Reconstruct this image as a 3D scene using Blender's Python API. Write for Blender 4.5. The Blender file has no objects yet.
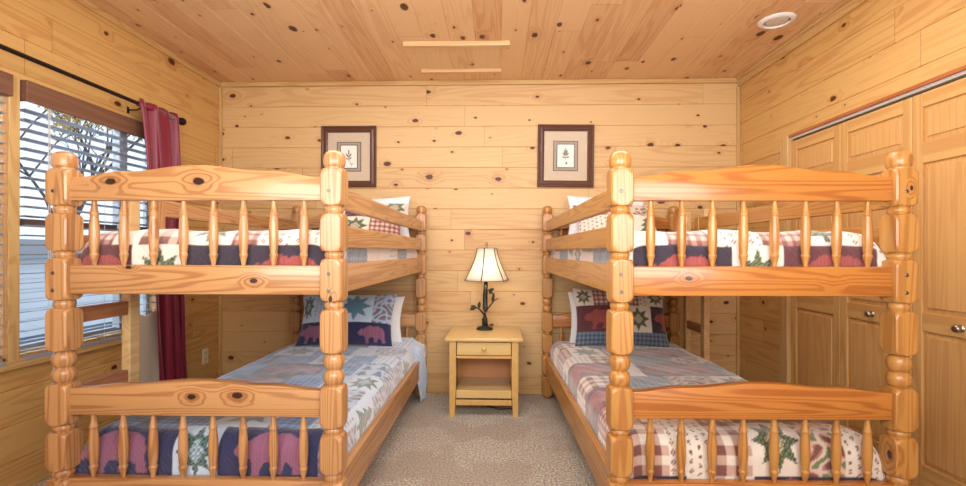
import bpy, bmesh, math, random
import numpy as np
from mathutils import Vector, Matrix
R = math.radians
PI = math.pi
SC = bpy.context.scene
COL = SC.collection
random.seed(7)

# ------------------------------------------------------------------ camera
F = 464.6
cam_d = bpy.data.cameras.new('camera')
cam_d.sensor_fit = 'HORIZONTAL'; cam_d.sensor_width = 36.0
cam_d.lens = 36.0 * F / 966.0
cam_d.shift_y = (251.66 - 243.0) / 966.0
cam_d.clip_start = 0.05; cam_d.clip_end = 200
cam = bpy.data.objects.new('camera', cam_d); COL.objects.link(cam)
cam.matrix_world = (Matrix.Translation((0, 0, 1.138)) @ Matrix.Rotation(0.0279, 4, 'Z')
                    @ Matrix.Rotation(PI / 2, 4, 'X') @ Matrix.Rotation(0.002, 4, 'Z'))
SC.camera = cam

# ------------------------------------------------------------------ light
SC.view_settings.view_transform = 'Standard'
SC.view_settings.look = 'None'
SC.view_settings.exposure = 0.33
SC.view_settings.gamma = 1.0
SC.view_settings.use_curve_mapping = False
W = bpy.data.worlds.new('sky'); SC.world = W; W.use_nodes = True
wn = W.node_tree.nodes; wl = W.node_tree.links
bg = wn['Background']; bg.inputs['Color'].default_value = (0.74, 0.86, 1.0, 1); bg.inputs['Strength'].default_value = 1.15


def area(name, loc, target, sx, sy, power, col):
    d = bpy.data.lights.new(name, 'AREA'); d.shape = 'RECTANGLE'; d.size = sx; d.size_y = sy
    d.energy = power; d.color = col
    o = bpy.data.objects.new(name, d); COL.objects.link(o); o.location = loc
    o.rotation_euler = (Vector(target) - Vector(loc)).to_track_quat('-Z', 'Y').to_euler()
    return o


area('behind_camera_fill', (0.2, -1.1, 1.2), (0.0, 3.0, 0.8), 3.2, 1.9, 29, (0.97, 0.98, 1.0))  # added soft fill behind the camera; the front wall has no doorway
area('overhead_fill', (0.0, 1.98, 2.44), (0.0, 2.5, 0.0), 2.8, 0.6, 34, (0.97, 0.98, 1.0))  # added fill over the beds, just out of frame; no fixture hangs there
area('upward_fill', (0.0, 0.2, 1.5), (0.0, 2.2, 2.5), 2.4, 0.8, 56, (0.96, 0.98, 1.0))  # added fill aimed upward to brighten the ceiling boards; no lamp stands there
area('window_daylight', (-3.7, 1.9, 3.3), (-1.2, 2.3, 0.8), 2.2, 1.6, 330, (0.70, 0.84, 1.0))


# ------------------------------------------------------------------ helpers
def link(name, me, m=None, parent=None, smooth=False, loc=None, rot=None):
    if m is not None:
        me.materials.append(m)
    if smooth:
        me.polygons.foreach_set('use_smooth', [True] * len(me.polygons))
    o = bpy.data.objects.new(name, me); COL.objects.link(o)
    if parent is not None:
        o.parent = parent
    if loc is not None: o.location = loc
    if rot is not None: o.rotation_euler = rot
    return o


def tag(o, label=None, cat=None, group=None, kind=None):
    if label: o['label'] = label
    if cat: o['category'] = cat
    if group: o['group'] = group
    if kind: o['kind'] = kind
    return o


def empty(name, loc=(0, 0, 0), rz=0.0):
    o = bpy.data.objects.new(name, None); COL.objects.link(o)
    o.location = loc; o.rotation_euler = (0, 0, rz); o.empty_display_size = 0.1
    return o


class MB:
    """collects shapes into one mesh"""
    def __init__(s): s.v = []; s.f = []

    def add(s, vs, fs):
        n = len(s.v); s.v += [tuple(v) for v in vs]; s.f += [tuple(i + n for i in f) for f in fs]; return s

    def bm(s, b):
        b.verts.ensure_lookup_table(); b.verts.index_update()
        s.add([v.co[:] for v in b.verts], [[v.index for v in f.verts] for f in b.faces]); b.free(); return s

    def box(s, x0, x1, y0, y1, z0, z1, bev=0.0, seg=2, mat=None):
        b = bmesh.new()
        r = bmesh.ops.create_cube(b, size=1.0)
        for v in b.verts:
            v.co = Vector(((x0 + x1) / 2 + v.co.x * (x1 - x0), (y0 + y1) / 2 + v.co.y * (y1 - y0), (z0 + z1) / 2 + v.co.z * (z1 - z0)))
        if bev > 0:
            bmesh.ops.bevel(b, geom=b.edges[:], offset=bev, segments=seg, profile=0.5, affect='EDGES')
        if mat is not None:
            b.transform(mat)
        return s.bm(b)

    def lathe(s, prof, c=(0, 0, 0), n=24, axis='z', cap=True):
        vs = []; fs = []
        for (r, h) in prof:
            for k in range(n):
                a = 2 * PI * k / n; p = (r * math.cos(a), r * math.sin(a), h)
                if axis == 'y': p = (p[0], h, -p[1])
                if axis == 'x': p = (h, p[0], p[1])
                vs.append((p[0] + c[0], p[1] + c[1], p[2] + c[2]))
        m = len(prof)
        for i in range(m - 1):
            for k in range(n):
                fs.append((i * n + k, i * n + (k + 1) % n, (i + 1) * n + (k + 1) % n, (i + 1) * n + k))
        if cap:
            fs.append(tuple(range(n - 1, -1, -1))); fs.append(tuple((m - 1) * n + k for k in range(n)))
        return s.add(vs, fs)

    def tube(s, pts, r, n=8):
        pts = [Vector(p) for p in pts]
        rs = r if isinstance(r, (list, tuple)) else [r] * len(pts)
        vs = []; fs = []
        up = Vector((0, 0, 1))
        for i, p in enumerate(pts):
            t = (pts[min(i + 1, len(pts) - 1)] - pts[max(i - 1, 0)]).normalized()
            a = t.cross(up)
            if a.length < 1e-3: a = t.cross(Vector((1, 0, 0)))
            a.normalize(); b = t.cross(a)
            for k in range(n):
                q = 2 * PI * k / n
                vs.append(tuple(p + (a * math.cos(q) + b * math.sin(q)) * rs[i]))
        for i in range(len(pts) - 1):
            for k in range(n):
                fs.append((i * n + k, i * n + (k + 1) % n, (i + 1) * n + (k + 1) % n, (i + 1) * n + k))
        fs.append(tuple(range(n - 1, -1, -1))); fs.append(tuple((len(pts) - 1) * n + k for k in range(n)))
        return s.add(vs, fs)

    def prism(s, poly, d0, d1, plane='xz', bev=0.0):
        """polygon in a plane extruded over d0..d1 on the remaining axis"""
        b = bmesh.new()
        def P(a, c, d):
            return {'xz': (a, d, c), 'yz': (d, a, c), 'xy': (a, c, d)}[plane]
        v0 = [b.verts.new(P(a, c, d0)) for a, c in poly]; v1 = [b.verts.new(P(a, c, d1)) for a, c in poly]
        f0 = b.faces.new(v0); f1 = b.faces.new(list(reversed(v1)))
        n = len(poly)
        for i in range(n):
            b.faces.new((v0[i], v1[i], v1[(i + 1) % n], v0[(i + 1) % n]))
        bmesh.ops.recalc_face_normals(b, faces=b.faces[:])
        if bev > 0:
            es = [e for e in b.edges if len(e.link_faces) == 2 and (f0 in e.link_faces or f1 in e.link_faces)]
            bmesh.ops.bevel(b, geom=es, offset=bev, segments=2, profile=0.5, affect='EDGES')
        return s.bm(b)

    def build(s, name, m=None, parent=None, smooth=False, angle=None, loc=None, rot=None):
        me = bpy.data.meshes.new(name); me.from_pydata(s.v, [], s.f); me.update()
        b = bmesh.new(); b.from_mesh(me); bmesh.ops.recalc_face_normals(b, faces=b.faces[:]); b.to_mesh(me); b.free()
        o = link(name, me, m, parent, smooth or angle is not None, loc, rot)
        if angle is not None:
            me.set_sharp_from_angle(angle=R(angle))
        return o


def srgb(r, g, b):
    f = lambda c: (c / 255 / 12.92) if c / 255 <= 0.04045 else ((c / 255 + 0.055) / 1.055) ** 2.4
    return (f(r), f(g), f(b), 1.0)


# ------------------------------------------------------------------ materials
class NT:
    def __init__(s, name):
        s.m = bpy.data.materials.new(name); s.m.use_nodes = True
        s.n = s.m.node_tree.nodes; s.l = s.m.node_tree.links
        s.b = s.n['Principled BSDF']

    def new(s, t, **k):
        n = s.n.new(t)
        for a, v in k.items(): setattr(n, a, v)
        return n

    def put(s, sock, v):
        if isinstance(v, bpy.types.NodeSocket): s.l.new(v, sock)
        elif v is not None: sock.default_value = v

    def math(s, op, a, b=None, c=None, clamp=False):
        n = s.new('ShaderNodeMath', operation=op, use_clamp=clamp)
        s.put(n.inputs[0], a); s.put(n.inputs[1], b)
        if c is not None: s.put(n.inputs[2], c)
        return n.outputs[0]

    def comb(s, x, y, z):
        n = s.new('ShaderNodeCombineXYZ'); s.put(n.inputs[0], x); s.put(n.inputs[1], y); s.put(n.inputs[2], z); return n.outputs[0]

    def sep(s, v):
        n = s.new('ShaderNodeSeparateXYZ'); s.put(n.inputs[0], v); return n.outputs

    def vmul(s, v, k):
        n = s.new('ShaderNodeVectorMath', operation='MULTIPLY'); s.put(n.inputs[0], v); n.inputs[1].default_value = k; return n.outputs[0]

    def vadd(s, v, k):
        n = s.new('ShaderNodeVectorMath', operation='ADD'); s.put(n.inputs[0], v); s.put(n.inputs[1], k); return n.outputs[0]

    def noise(s, v, scale, detail=2, rough=0.5):
        n = s.new('ShaderNodeTexNoise'); s.put(n.inputs['Vector'], v); n.inputs['Scale'].default_value = scale
        n.inputs['Detail'].default_value = detail; n.inputs['Roughness'].default_value = rough; return n.outputs['Fac']

    def white(s, v):
        n = s.new('ShaderNodeTexWhiteNoise', noise_dimensions='3D'); s.put(n.inputs['Vector'], v); return n.outputs['Value']

    def mix(s, f, a, b, mode='MIX'):
        n = s.new('ShaderNodeMix', data_type='RGBA', blend_type=mode, clamp_factor=True)
        s.put(n.inputs[0], f); s.put(n.inputs[6], a); s.put(n.inputs[7], b); return n.outputs[2]

    def ss(s, v, a, b, lo=0.0, hi=1.0):
        n = s.new('ShaderNodeMapRange', interpolation_type='SMOOTHSTEP'); s.put(n.inputs[0], v)
        n.inputs[1].default_value = a; n.inputs[2].default_value = b; n.inputs[3].default_value = lo; n.inputs[4].default_value = hi
        return n.outputs[0]

    def bump(s, h, strength, dist):
        n = s.new('ShaderNodeBump'); s.put(n.inputs['Height'], h); n.inputs['Strength'].default_value = strength
        n.inputs['Distance'].default_value = dist; s.l.new(n.outputs[0], s.b.inputs['Normal'])

    def obj(s):
        return s.new('ShaderNodeTexCoord').outputs['Object']


def pine(name, light, dark, knot=(92, 46, 22), along='x', across='z', plank=None, length=2.2, offset=0.0, seed=0.0,
         knots=1.0, knot_size=1.0, tone=0.25, lines=80.0, contrast=0.6, rough=0.38, coat=0.0, fixed=(), blotch=0.2, kthr=0.45, gs=6.5):
    t = NT(name)
    X = t.sep(t.obj()); ax = {'x': X[0], 'y': X[1], 'z': X[2]}
    a = ax[along]; c = ax[across]; d = ax[[q for q in 'xyz' if q not in (along, across)][0]]
    if plank:
        idx = t.math('FLOOR', t.math('DIVIDE', t.math('SUBTRACT', c, offset), plank))
        r1 = t.white(t.comb(idx, seed, 3.1))
        seg = t.math('FLOOR', t.math('DIVIDE', t.math('ADD', a, t.math('MULTIPLY', r1, 7.3)), length))
        rnd = t.white(t.comb(idx, seg, seed + 0.5))
        rnd2 = t.white(t.comb(seg, idx, seed + 9.5))
        sh = t.comb(t.math('MULTIPLY', rnd, 31.0), t.math('MULTIPLY', rnd2, 17.0), t.math('MULTIPLY', rnd, 5.0))
    else:
        rnd = None
        sh = (seed * 3.7, seed * 1.9, seed * 2.3)
    base = t.vadd(t.comb(a, c, d), sh)
    # knots
    vor = t.new('ShaderNodeTexVoronoi', voronoi_dimensions='3D' if not plank else '2D'); vor.inputs['Scale'].default_value = 1.0
    vv = t.vmul(base, (3.4 * knots, 5.6 * knots, 5.6 * knots)); t.put(vor.inputs['Vector'], vv)
    vor.inputs['Randomness'].default_value = 1.0
    kc = t.sep(vor.outputs['Color'])
    wob = t.noise(t.vmul(base, (1, 1, 1)), 45.0, 2)
    kd = t.math('ADD', vor.outputs['Distance'], t.math('MULTIPLY', t.math('SUBTRACT', wob, 0.5), 0.06))
    pres = t.math('GREATER_THAN', kc[0], kthr)
    ksz = t.math('ADD', 0.022, t.math('MULTIPLY', t.math('POWER', kc[1], 2.0), 0.085 * knot_size))
    kq = t.math('DIVIDE', kd, ksz)
    kmask = t.math('MULTIPLY', t.ss(kq, 0.75, 1.15, 1, 0), pres)
    halo = t.math('MULTIPLY', t.ss(kq, 1.0, 4.2, 1, 0), pres)
    for (kx, ky, kz, kr) in fixed:
        q = {'x': kx, 'y': ky, 'z': kz}
        o = t.obj()
        dv = t.sep(t.vadd(o, (-kx, -ky, -kz)))
        dd = {'x': dv[0], 'y': dv[1], 'z': dv[2]}
        da = t.math('DIVIDE', dd[along], 1.6)
        e = t.math('SQRT', t.math('ADD', t.math('ADD', t.math('POWER', da, 2.0), t.math('POWER', dd[across], 2.0)),
                                  t.math('POWER', dd[[z for z in 'xyz' if z not in (along, across)][0]], 2.0)))
        e = t.math('ADD', t.math('DIVIDE', e, kr), t.math('MULTIPLY', t.math('SUBTRACT', wob, 0.5), 0.5))
        kmask = t.math('MAXIMUM', kmask, t.ss(e, 0.8, 1.15, 1, 0))
        halo = t.math('MAXIMUM', halo, t.ss(e, 1.0, 4.5, 1, 0))
    # growth-ring contours bent round the knots
    n1 = t.noise(t.vmul(base, (0.45, gs, gs)), 1.0, 2, 0.45)
    n1 = t.math('ADD', n1, t.math('MULTIPLY', halo, 0.10))
    s1 = t.math('SINE', t.math('MULTIPLY', n1, lines))
    g = t.ss(s1, -0.3, 1.0)
    fine = t.noise(t.vmul(base, (4.0, 130.0, 130.0)), 1.0, 3, 0.6)
    blo = t.noise(t.vmul(base, (0.9, 3.5, 3.5)), 1.0, 3, 0.55)
    k = t.math('ADD', t.math('MULTIPLY', g, contrast * 0.75), t.math('MULTIPLY', t.math('SUBTRACT', fine, 0.5), 0.45))
    k = t.math('ADD', k, t.math('MULTIPLY', t.math('SUBTRACT', blo, 0.5), blotch * 2.4))
    if rnd is not None:
        k = t.math('ADD', k, t.math('MULTIPLY', t.math('SUBTRACT', rnd, 0.5), tone * 2))
    k = t.math('ADD', k, t.math('MULTIPLY', halo, 0.28), clamp=True)
    colr = t.mix(k, srgb(*light), srgb(*dark))
    colr = t.mix(kmask, colr, srgb(*knot))
    if plank:
        # butt joints: a hairline where two boards meet end to end
        fr = t.math('FRACT', t.math('DIVIDE', t.math('ADD', a, t.math('MULTIPLY', r1, 7.3)), length))
        j = t.math('LESS_THAN', fr, 0.0012)
        colr = t.mix(t.math('MULTIPLY', j, 0.6), colr, srgb(96, 56, 28))
    t.l.new(colr, t.b.inputs['Base Color'])
    t.b.inputs['Roughness'].default_value = rough
    if coat:
        t.b.inputs['Coat Weight'].default_value = coat; t.b.inputs['Coat Roughness'].default_value = 0.12
    t.bump(t.math('SUBTRACT', fine, t.math('MULTIPLY', g, 0.3)), 0.12, 0.001)
    return t.m


def plain(name, col, rough=0.5, metal=0.0, noise=0.0, nscale=40, coat=0.0, bump=0.0, sheen=0.0):
    t = NT(name)
    c = srgb(*col)
    if noise:
        f = t.noise(t.obj(), nscale, 3, 0.6)
        c2 = tuple(max(0, x * (1 - noise)) for x in c[:3]) + (1,)
        t.l.new(t.mix(f, c, c2), t.b.inputs['Base Color'])
        if bump: t.bump(f, bump, 0.002)
    else:
        t.b.inputs['Base Color'].default_value = c
    t.b.inputs['Roughness'].default_value = rough; t.b.inputs['Metallic'].default_value = metal
    if coat: t.b.inputs['Coat Weight'].default_value = coat
    if sheen: t.b.inputs['Sheen Weight'].default_value = sheen
    return t.m


def cloth(name, attr='Col', rough=0.85, quilt=True):
    t = NT(name)
    a = t.new('ShaderNodeAttribute', attribute_name=attr)
    fine = t.noise(t.obj(), 260, 2, 0.7)
    c = t.mix(t.math('MULTIPLY', t.math('ABSOLUTE', t.math('SUBTRACT', fine, 0.5)), 0.5), a.outputs['Color'], (0.02, 0.02, 0.03, 1))
    t.l.new(c, t.b.inputs['Base Color'])
    t.b.inputs['Roughness'].default_value = rough
    t.b.inputs['Sheen Weight'].default_value = 0.7
    X = t.sep(t.obj())
    q1 = t.math('ABSOLUTE', t.math('SINE', t.math('MULTIPLY', t.math('ADD', X[0], t.math('ADD', X[1], t.math('MULTIPLY', X[2], 0.8))), 150)))
    n2 = t.noise(t.obj(), 60, 2, 0.6)
    h = t.math('ADD', t.math('MULTIPLY', t.ss(q1, 0.0, 0.35), 0.25), t.math('ADD', t.math('MULTIPLY', n2, 1.4), t.math('MULTIPLY', fine, 0.3)))
    t.bump(h, 0.55 if quilt else 0.2, 0.004)
    return t.m


PW = 0.166
WALLC = dict(contrast=.5, rough=.5, light=(208, 165, 100), dark=(176, 116, 56), knot=(84, 38, 12), knot_size=1.3)
M = {}
M['wall_x'] = pine('pine_boards_back', (212, 176, 122), (182, 130, 76), rough=.5, knot=(86, 40, 12), knot_size=1.1, contrast=.42, along='x', across='z', plank=PW, offset=-0.012, seed=1.0, tone=0.3, kthr=0.35)
M['wall_y'] = pine('pine_boards_side', along='y', across='z', plank=PW, offset=-0.012, seed=5.0, tone=0.2, kthr=0.55, **WALLC)
M['ceil'] = pine('pine_boards_ceiling', (224, 184, 136), (192, 136, 88), rough=.5, contrast=.42, knot=(84, 42, 18), knot_size=1.4, along='y', across='x', plank=PW, offset=0.03, seed=3.0, tone=0.42, kthr=0.3)
M['trim_x'] = pine('pine_trim_x', (204, 166, 108), (176, 126, 70), along='x', seed=2, knots=0.6)
M['trim_y'] = pine('pine_trim_y', (204, 166, 108), (176, 126, 70), along='y', seed=2.4, knots=0.6)
M['trim_z'] = pine('pine_trim_z', (204, 168, 110), (178, 128, 74), along='z', across='y', seed=2.8, knots=0.6)
M['door_z'] = pine('pine_door_stile', (208, 163, 100), (178, 122, 62), along='z', across='y', seed=6, knots=0.4, lines=40, coat=0.2)
M['door_y'] = pine('pine_door_rail', (208, 163, 100), (178, 122, 62), along='y', across='z', seed=6.6, knots=0.4, lines=50, coat=0.2)
M['door_p'] = pine('pine_door_panel', (208, 160, 98), (180, 120, 64), along='z', across='y', seed=7.4, knots=0.35, lines=60, gs=16, contrast=0.45, coat=0.2)
M['white_metal'] = plain('white_enamel', (232, 230, 224), 0.35)
M['black_metal'] = plain('black_iron', (34, 26, 24), 0.4, 0.4)
M['chrome'] = plain('zinc_steel', (120, 118, 114), 0.45, 1.0)
M['nickel'] = plain('brushed_nickel', (168, 158, 146), 0.3, 1.0)
M['bronze'] = plain('verdigris_bronze', (52, 56, 46), 0.45, 0.6, noise=0.5, nscale=60, bump=0.4)
M['leaf_bronze'] = plain('leaf_bronze', (66, 72, 54), 0.5, 0.3, noise=0.4, nscale=80)
M['plastic'] = plain('ivory_plastic', (232, 220, 190), 0.4)
M['socket'] = plain('socket_slots', (60, 50, 44), 0.5)
M['sheet'] = plain('white_cotton', (232, 232, 234), 0.85, noise=0.06, nscale=30, bump=0.3, sheen=0.2)
M['mattress'] = plain('mattress_ticking', (214, 212, 208), 0.8, noise=0.1)
M['quilt'] = cloth('patchwork_cotton')
M['sham'] = cloth('patchwork_sham', quilt=False)


def attr_mat(name, rough=0.5):
    t = NT(name); a = t.new('ShaderNodeAttribute', attribute_name='Col')
    t.l.new(a.outputs['Color'], t.b.inputs['Base Color']); t.b.inputs['Roughness'].default_value = rough; return t.m


M['print'] = attr_mat('botanical_print', 0.6)

# carpet
t = NT('beige_carpet')
o_ = t.obj()
n1 = t.noise(o_, 85, 3, 0.8); n2 = t.noise(o_, 1.6, 3, 0.55); n3 = t.noise(o_, 320, 2, 0.6)
k = t.math('ADD', t.math('MULTIPLY', t.math('SUBTRACT', n1, 0.5), 4.5), 0.5, clamp=True)
c = t.mix(k, srgb(124, 108, 90), srgb(240, 226, 204))
c = t.mix(t.ss(n2, 0.47, 0.53, 0, 0.42), c, srgb(160, 132, 102))
t.l.new(c, t.b.inputs['Base Color']); t.b.inputs['Roughness'].default_value = 0.95; t.b.inputs['Sheen Weight'].default_value = 0.3
t.bump(t.math('ADD', n1, t.math('MULTIPLY', n3, 0.6)), 0.9, 0.012)
M['carpet'] = t.m

# ------------------------------------------------------------------ room shell
YW, XL, XR, CH, YF = 3.7313, -2.2535, 1.9205, 2.5112, -1.35


def planks(mb, a0, a1, holes, to3, lo=-0.012, hi=2.55, pitch=PW, g=0.004, dep=0.005):
    """tongue-and-groove boards: each board a strip with chamfered edges; to3(along, across, depth)"""
    k = 0
    c = lo
    while c < hi:
        c0, c1 = max(c, 0.0), min(c + pitch, hi)
        if c1 - c0 > 0.012:
            # cut the board where holes cross
            cuts = sorted(set([c0, c1] + [h for H in holes for h in (H[2], H[3]) if c0 < h < c1]))
            for i in range(len(cuts) - 1):
                z0, z1 = cuts[i], cuts[i + 1]
                spans = [(a0, a1)]
                for (h0, h1, hz0, hz1) in holes:
                    if hz0 < z1 - 1e-6 and hz1 > z0 + 1e-6:
                        ns = []
                        for (s0, s1) in spans:
                            if h0 > s0: ns.append((s0, min(s1, h0)))
                            if h1 < s1: ns.append((max(s0, h1), s1))
                        spans = [q for q in ns if q[1] - q[0] > 1e-4]
                g0 = g if abs(z0 - c0) < 1e-6 else 0.0; g1 = g if abs(z1 - c1) < 1e-6 else 0.0
                for (s0, s1) in spans:
                    rows = [(z0, 0.0 if not g0 else dep), (z0 + g0, 0.0), (z1 - g1, 0.0), (z1, dep if g1 else 0.0)]
                    back = 0.09
                    vs = []
                    for s_ in (s0, s1):
                        vs += [to3(s_, z, d) for z, d in rows] + [to3(s_, z1, back), to3(s_, z0, back)]
                    n = 6
                    fs = [(i2, (i2 + 1) % n, n + (i2 + 1) % n, n + i2) for i2 in range(n)] + [tuple(range(n - 1, -1, -1)), tuple(range(n, 2 * n))]
                    mb.add(vs, fs)
        c += pitch


def structure(o): return tag(o, kind='structure')


structure(MB().box(XL - .1, XR + .1, YF - .1, YW + .1, -0.1, 0.0).build('floor', M['carpet']))
m = MB(); planks(m, YF, YW, [], lambda a, c, d: (c, a, CH + d), lo=XL - 0.0035, hi=XR + .01)
# re-map: the ceiling boards run along y
m = MB()
x = 0.03 - 14 * PW
while x < XR + .01:
    x0, x1 = max(x, XL - .01), min(x + PW, XR + .01)
    if x1 - x0 > .01:
        rows = [(x0, .004), (x0 + .004, 0), (x1 - .004, 0), (x1, .004)]
        vs = []
        for s_ in (YF, YW):
            vs += [(q, s_, CH + d) for q, d in rows] + [(x1, s_, CH + .08), (x0, s_, CH + .08)]
        m.add(vs, [(i, (i + 1) % 6, 6 + (i + 1) % 6, 6 + i) for i in range(6)] + [tuple(range(5, -1, -1)), tuple(range(6, 12))])
    x += PW
structure(m.build('ceiling', M['ceil']))
m = MB(); planks(m, XL, XR, [], lambda a, c, d: (a, YW + d, c)); structure(m.build('wall_back', M['wall_x']))
m = MB(); planks(m, XL, XR, [], lambda a, c, d: (a, YF - d, c)); structure(m.build('wall_front', M['wall_x']))
WZ0, WZ1 = 0.63, 1.93
m = MB(); planks(m, YF, YW, [(1.16, 2.075, WZ0, WZ1), (2.125, 3.05, WZ0, WZ1)], lambda a, c, d: (XL - d, a, c))
structure(m.build('wall_left', M['wall_y']))
DZ = 1.90
m = MB(); planks(m, YF, YW, [(1.30, 3.12, -0.1, DZ)], lambda a, c, d: (XR + d, a, c))
m.box(XR + .5, XR + .56, 1.2, 3.2, 0, 2.0).box(XR + .09, XR + .5, 1.2, 1.26, 0, 2.0).box(XR + .09, XR + .5, 3.14, 3.2, 0, 2.0).box(XR + .09, XR + .56, 1.2, 3.2, 1.98, 2.04)
structure(m.build('wall_right', M['wall_y']))

# trims
tn = [0]


def trim(mb, mat):
    tn[0] += 1
    return structure(mb.build('trim_%d' % tn[0], mat))


trim(MB().box(XL, XR, YW - .018, YW, CH - .035, CH, .004), M['trim_x'])
trim(MB().box(XL, XL + .018, YF, YW - .018, CH - .04, CH, .004), M['trim_y'])
trim(MB().box(XR - .02, XR, YF, YW - .018, CH - .07, CH, .004).box(XR - .032, XR - .02, YF, YW - .018, CH - .02, CH, .003), M['trim_y'])
trim(MB().box(XL, XL + .022, YW - .022, YW, 0, CH - .04, .003), M['trim_z'])
trim(MB().box(XR - .022, XR, YW - .022, YW, 0, CH - .07, .003), M['trim_z'])
structure(MB().box(XL + .022, XR - .022, YW - .014, YW, 0, .055, .004).build('baseboard_back', M['trim_x']))
structure(MB().box(XL, XL + .014, YF, YW - .022, 0, .055, .004).build('baseboard_left', M['trim_y']))
structure(MB().box(XR - .014, XR, 3.19, YW - .022, 0, .055, .004).build('baseboard_right', M['trim_y']))
# closet casing and header
trim(MB().box(XR - .012, XR + .03, 3.10, 3.18, 0, DZ, .004), M['trim_z'])
trim(MB().box(XR - .006, XR + .07, 1.3, 3.10, DZ - .012, DZ + .006, .002), pine('dark_header', (176, 104, 58), (150, 84, 44), along='y', seed=9, knots=.3))
trim(MB().box(XR + .004, XR + .045, 1.3, 3.10, DZ - .028, DZ - .012, .001), plain('track_steel', (196, 192, 184), .4, .3))
# wall trim between the two windows, sill and head pieces
trim(MB().box(XL - .02, XL + .014, 2.075, 2.125, WZ0 - .03, WZ1 + .02, .003), M['trim_z'])
trim(MB().box(XL - .02, XL + .022, 1.10, 3.10, WZ0 - .045, WZ0 - .003, .004), M['trim_y'])


# closet door leaves -------------------------------------------------
def leaf(i, y0, y1, knob):
    rt = structure(empty('door_%d' % i, (XR + .012, (y0 + y1) / 2, 0.012)))
    w = (y1 - y0) / 2 - .0015; H = 1.85; th = .03; st = .05
    zs = [(.165, .77), (.855, 1.53), (1.625, 1.785)]
    f = MB()
    f.box(0, th, -w, -w + st, 0, H, .003); f.box(0, th, w - st, w, 0, H, .003)
    f.build('stile', M['door_z'], rt)
    f = MB()
    prev = 0
    for z0, z1 in zs + [(H, H)]:
        f.box(.0005, th - .0005, -w + st, w - st, prev, z0 if z0 < H else H, .003); prev = z1
    f.build('rail', M['door_y'], rt)
    for z0, z1 in zs:
        # raised panel with a bevelled field
        a0, a1 = -w + st - .002, w - st + .002
        b = .024
        P = [(a0, z0, .012), (a1, z0, .012), (a1, z1, .012), (a0, z1, .012)]
        Q = [(a0 + b, z0 + b, .003), (a1 - b, z0 + b, .003), (a1 - b, z1 - b, .003), (a0 + b, z1 - b, .003)]
        Q0 = [(y + s1 * .002, z + s2 * .002, .0075) for (y, z, x), (s1, s2) in zip(Q, ((-1, -1), (1, -1), (1, 1), (-1, 1)))]
        vs = [(x, y, z) for y, z, x in P + Q0 + Q] + [(.02, y, z) for y, z, x in P]
        fs = [(8, 9, 10, 11), (15, 14, 13, 12)]
        for k in range(4):
            j = (k + 1) % 4
            fs += [(k, j, 4 + j, 4 + k), (4 + k, 4 + j, 8 + j, 8 + k), (k, 12 + k, 12 + j, j)]
        MB().add(vs, fs).build('panel', M['door_p'], rt)
    if knob is not None:
        m = MB().lathe([(.0001, -.034), (.011, -.033), (.0165, -.027), (.017, -.021), (.012, -.014), (.007, -.009), (.007, -.003), (.015, -.002), (.015, 0)], (0, knob, .81), 20, 'x')
        m.build('door_knob', M['nickel'], rt, smooth=True)


ys = [3.098, 2.665, 2.215, 1.77, 1.325]
for i in range(4):
    leaf(i + 1, ys[i + 1], ys[i], [None, 0.0, -0.01, None][i])


# windows --------------------------------------------------------------
glass = NT('window_glass')
glass.b.inputs['Transmission Weight'].default_value = 1.0; glass.b.inputs['Roughness'].default_value = 0.0
glass.b.inputs['IOR'].default_value = 1.05; glass.b.inputs['Base Color'].default_value = (0.95, 0.98, 1, 1)
M['glass'] = glass.m
M['win_frame'] = plain('window_frame_vinyl', (150, 150, 152), 0.5)
M['win_jamb'] = pine('window_jamb', (206, 160, 108), (176, 120, 72), along='z', across='y', seed=12, knots=.5)


def window(i, y0, y1, mull=None):
    rt = structure(empty('window_%d' % i, (XL - .06, (y0 + y1) / 2, WZ0)))
    H = WZ1 - WZ0; w = (y1 - y0) / 2; X0, X1 = -.03, .0
    j = MB()
    j.box(-.03, .06, -w, -w + .012, 0, H).box(-.03, .06, w - .012, w, 0, H).box(-.03, .06, -w, w, H - .012, H).box(-.03, .06, -w, w, 0, .012)
    j.build('window_jamb', M['win_jamb'], rt)
    f = MB(); b = .035
    f.box(X0, X1, -w + .012, -w + b, .012, H - .012, .003).box(X0, X1, w - b, w - .012, .012, H - .012, .003)
    f.box(X0, X1, -w + b, w - b, .012, b + .01, .003).box(X0, X1, -w + b, w - b, H - b - .01, H - .012, .003)
    f.build('window_frame', M['win_frame'], rt)
    MB().box(X0 + .001, X1 + .004, -w + b, w - b, H * .485, H * .485 + .035, .003).build('meeting_rail', M['bluebrown'], rt)
    if mull is not None:
        c = mull - (y0 + y1) / 2
        MB().box(X0 + .002, X1 + .02, c - .03, c + .03, b, H - b, .003).build('mullion', M['win_frame'], rt)
    MB().box(-.018, -.014, -w + b - .004, w - b + .004, b, H - b).build('window_pane', M['glass'], rt)


M['bluebrown'] = plain('meeting_rail_paint', (112, 88, 78), 0.5)
window(1, 1.16, 2.075); window(2, 2.125, 3.05, 2.80)

# blinds ----------------------------------------------------------------
M['slat'] = plain('blind_slat', (150, 152, 160), 0.4)
M['valance'] = pine('valance_wood', (122, 84, 64), (94, 60, 46), along='y', seed=14, knots=.3, lines=70, rough=.45)
M['cord'] = plain('blind_cord', (210, 206, 196), .8)
M['tassel'] = plain('cord_tassel', (98, 60, 42), .5)


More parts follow.
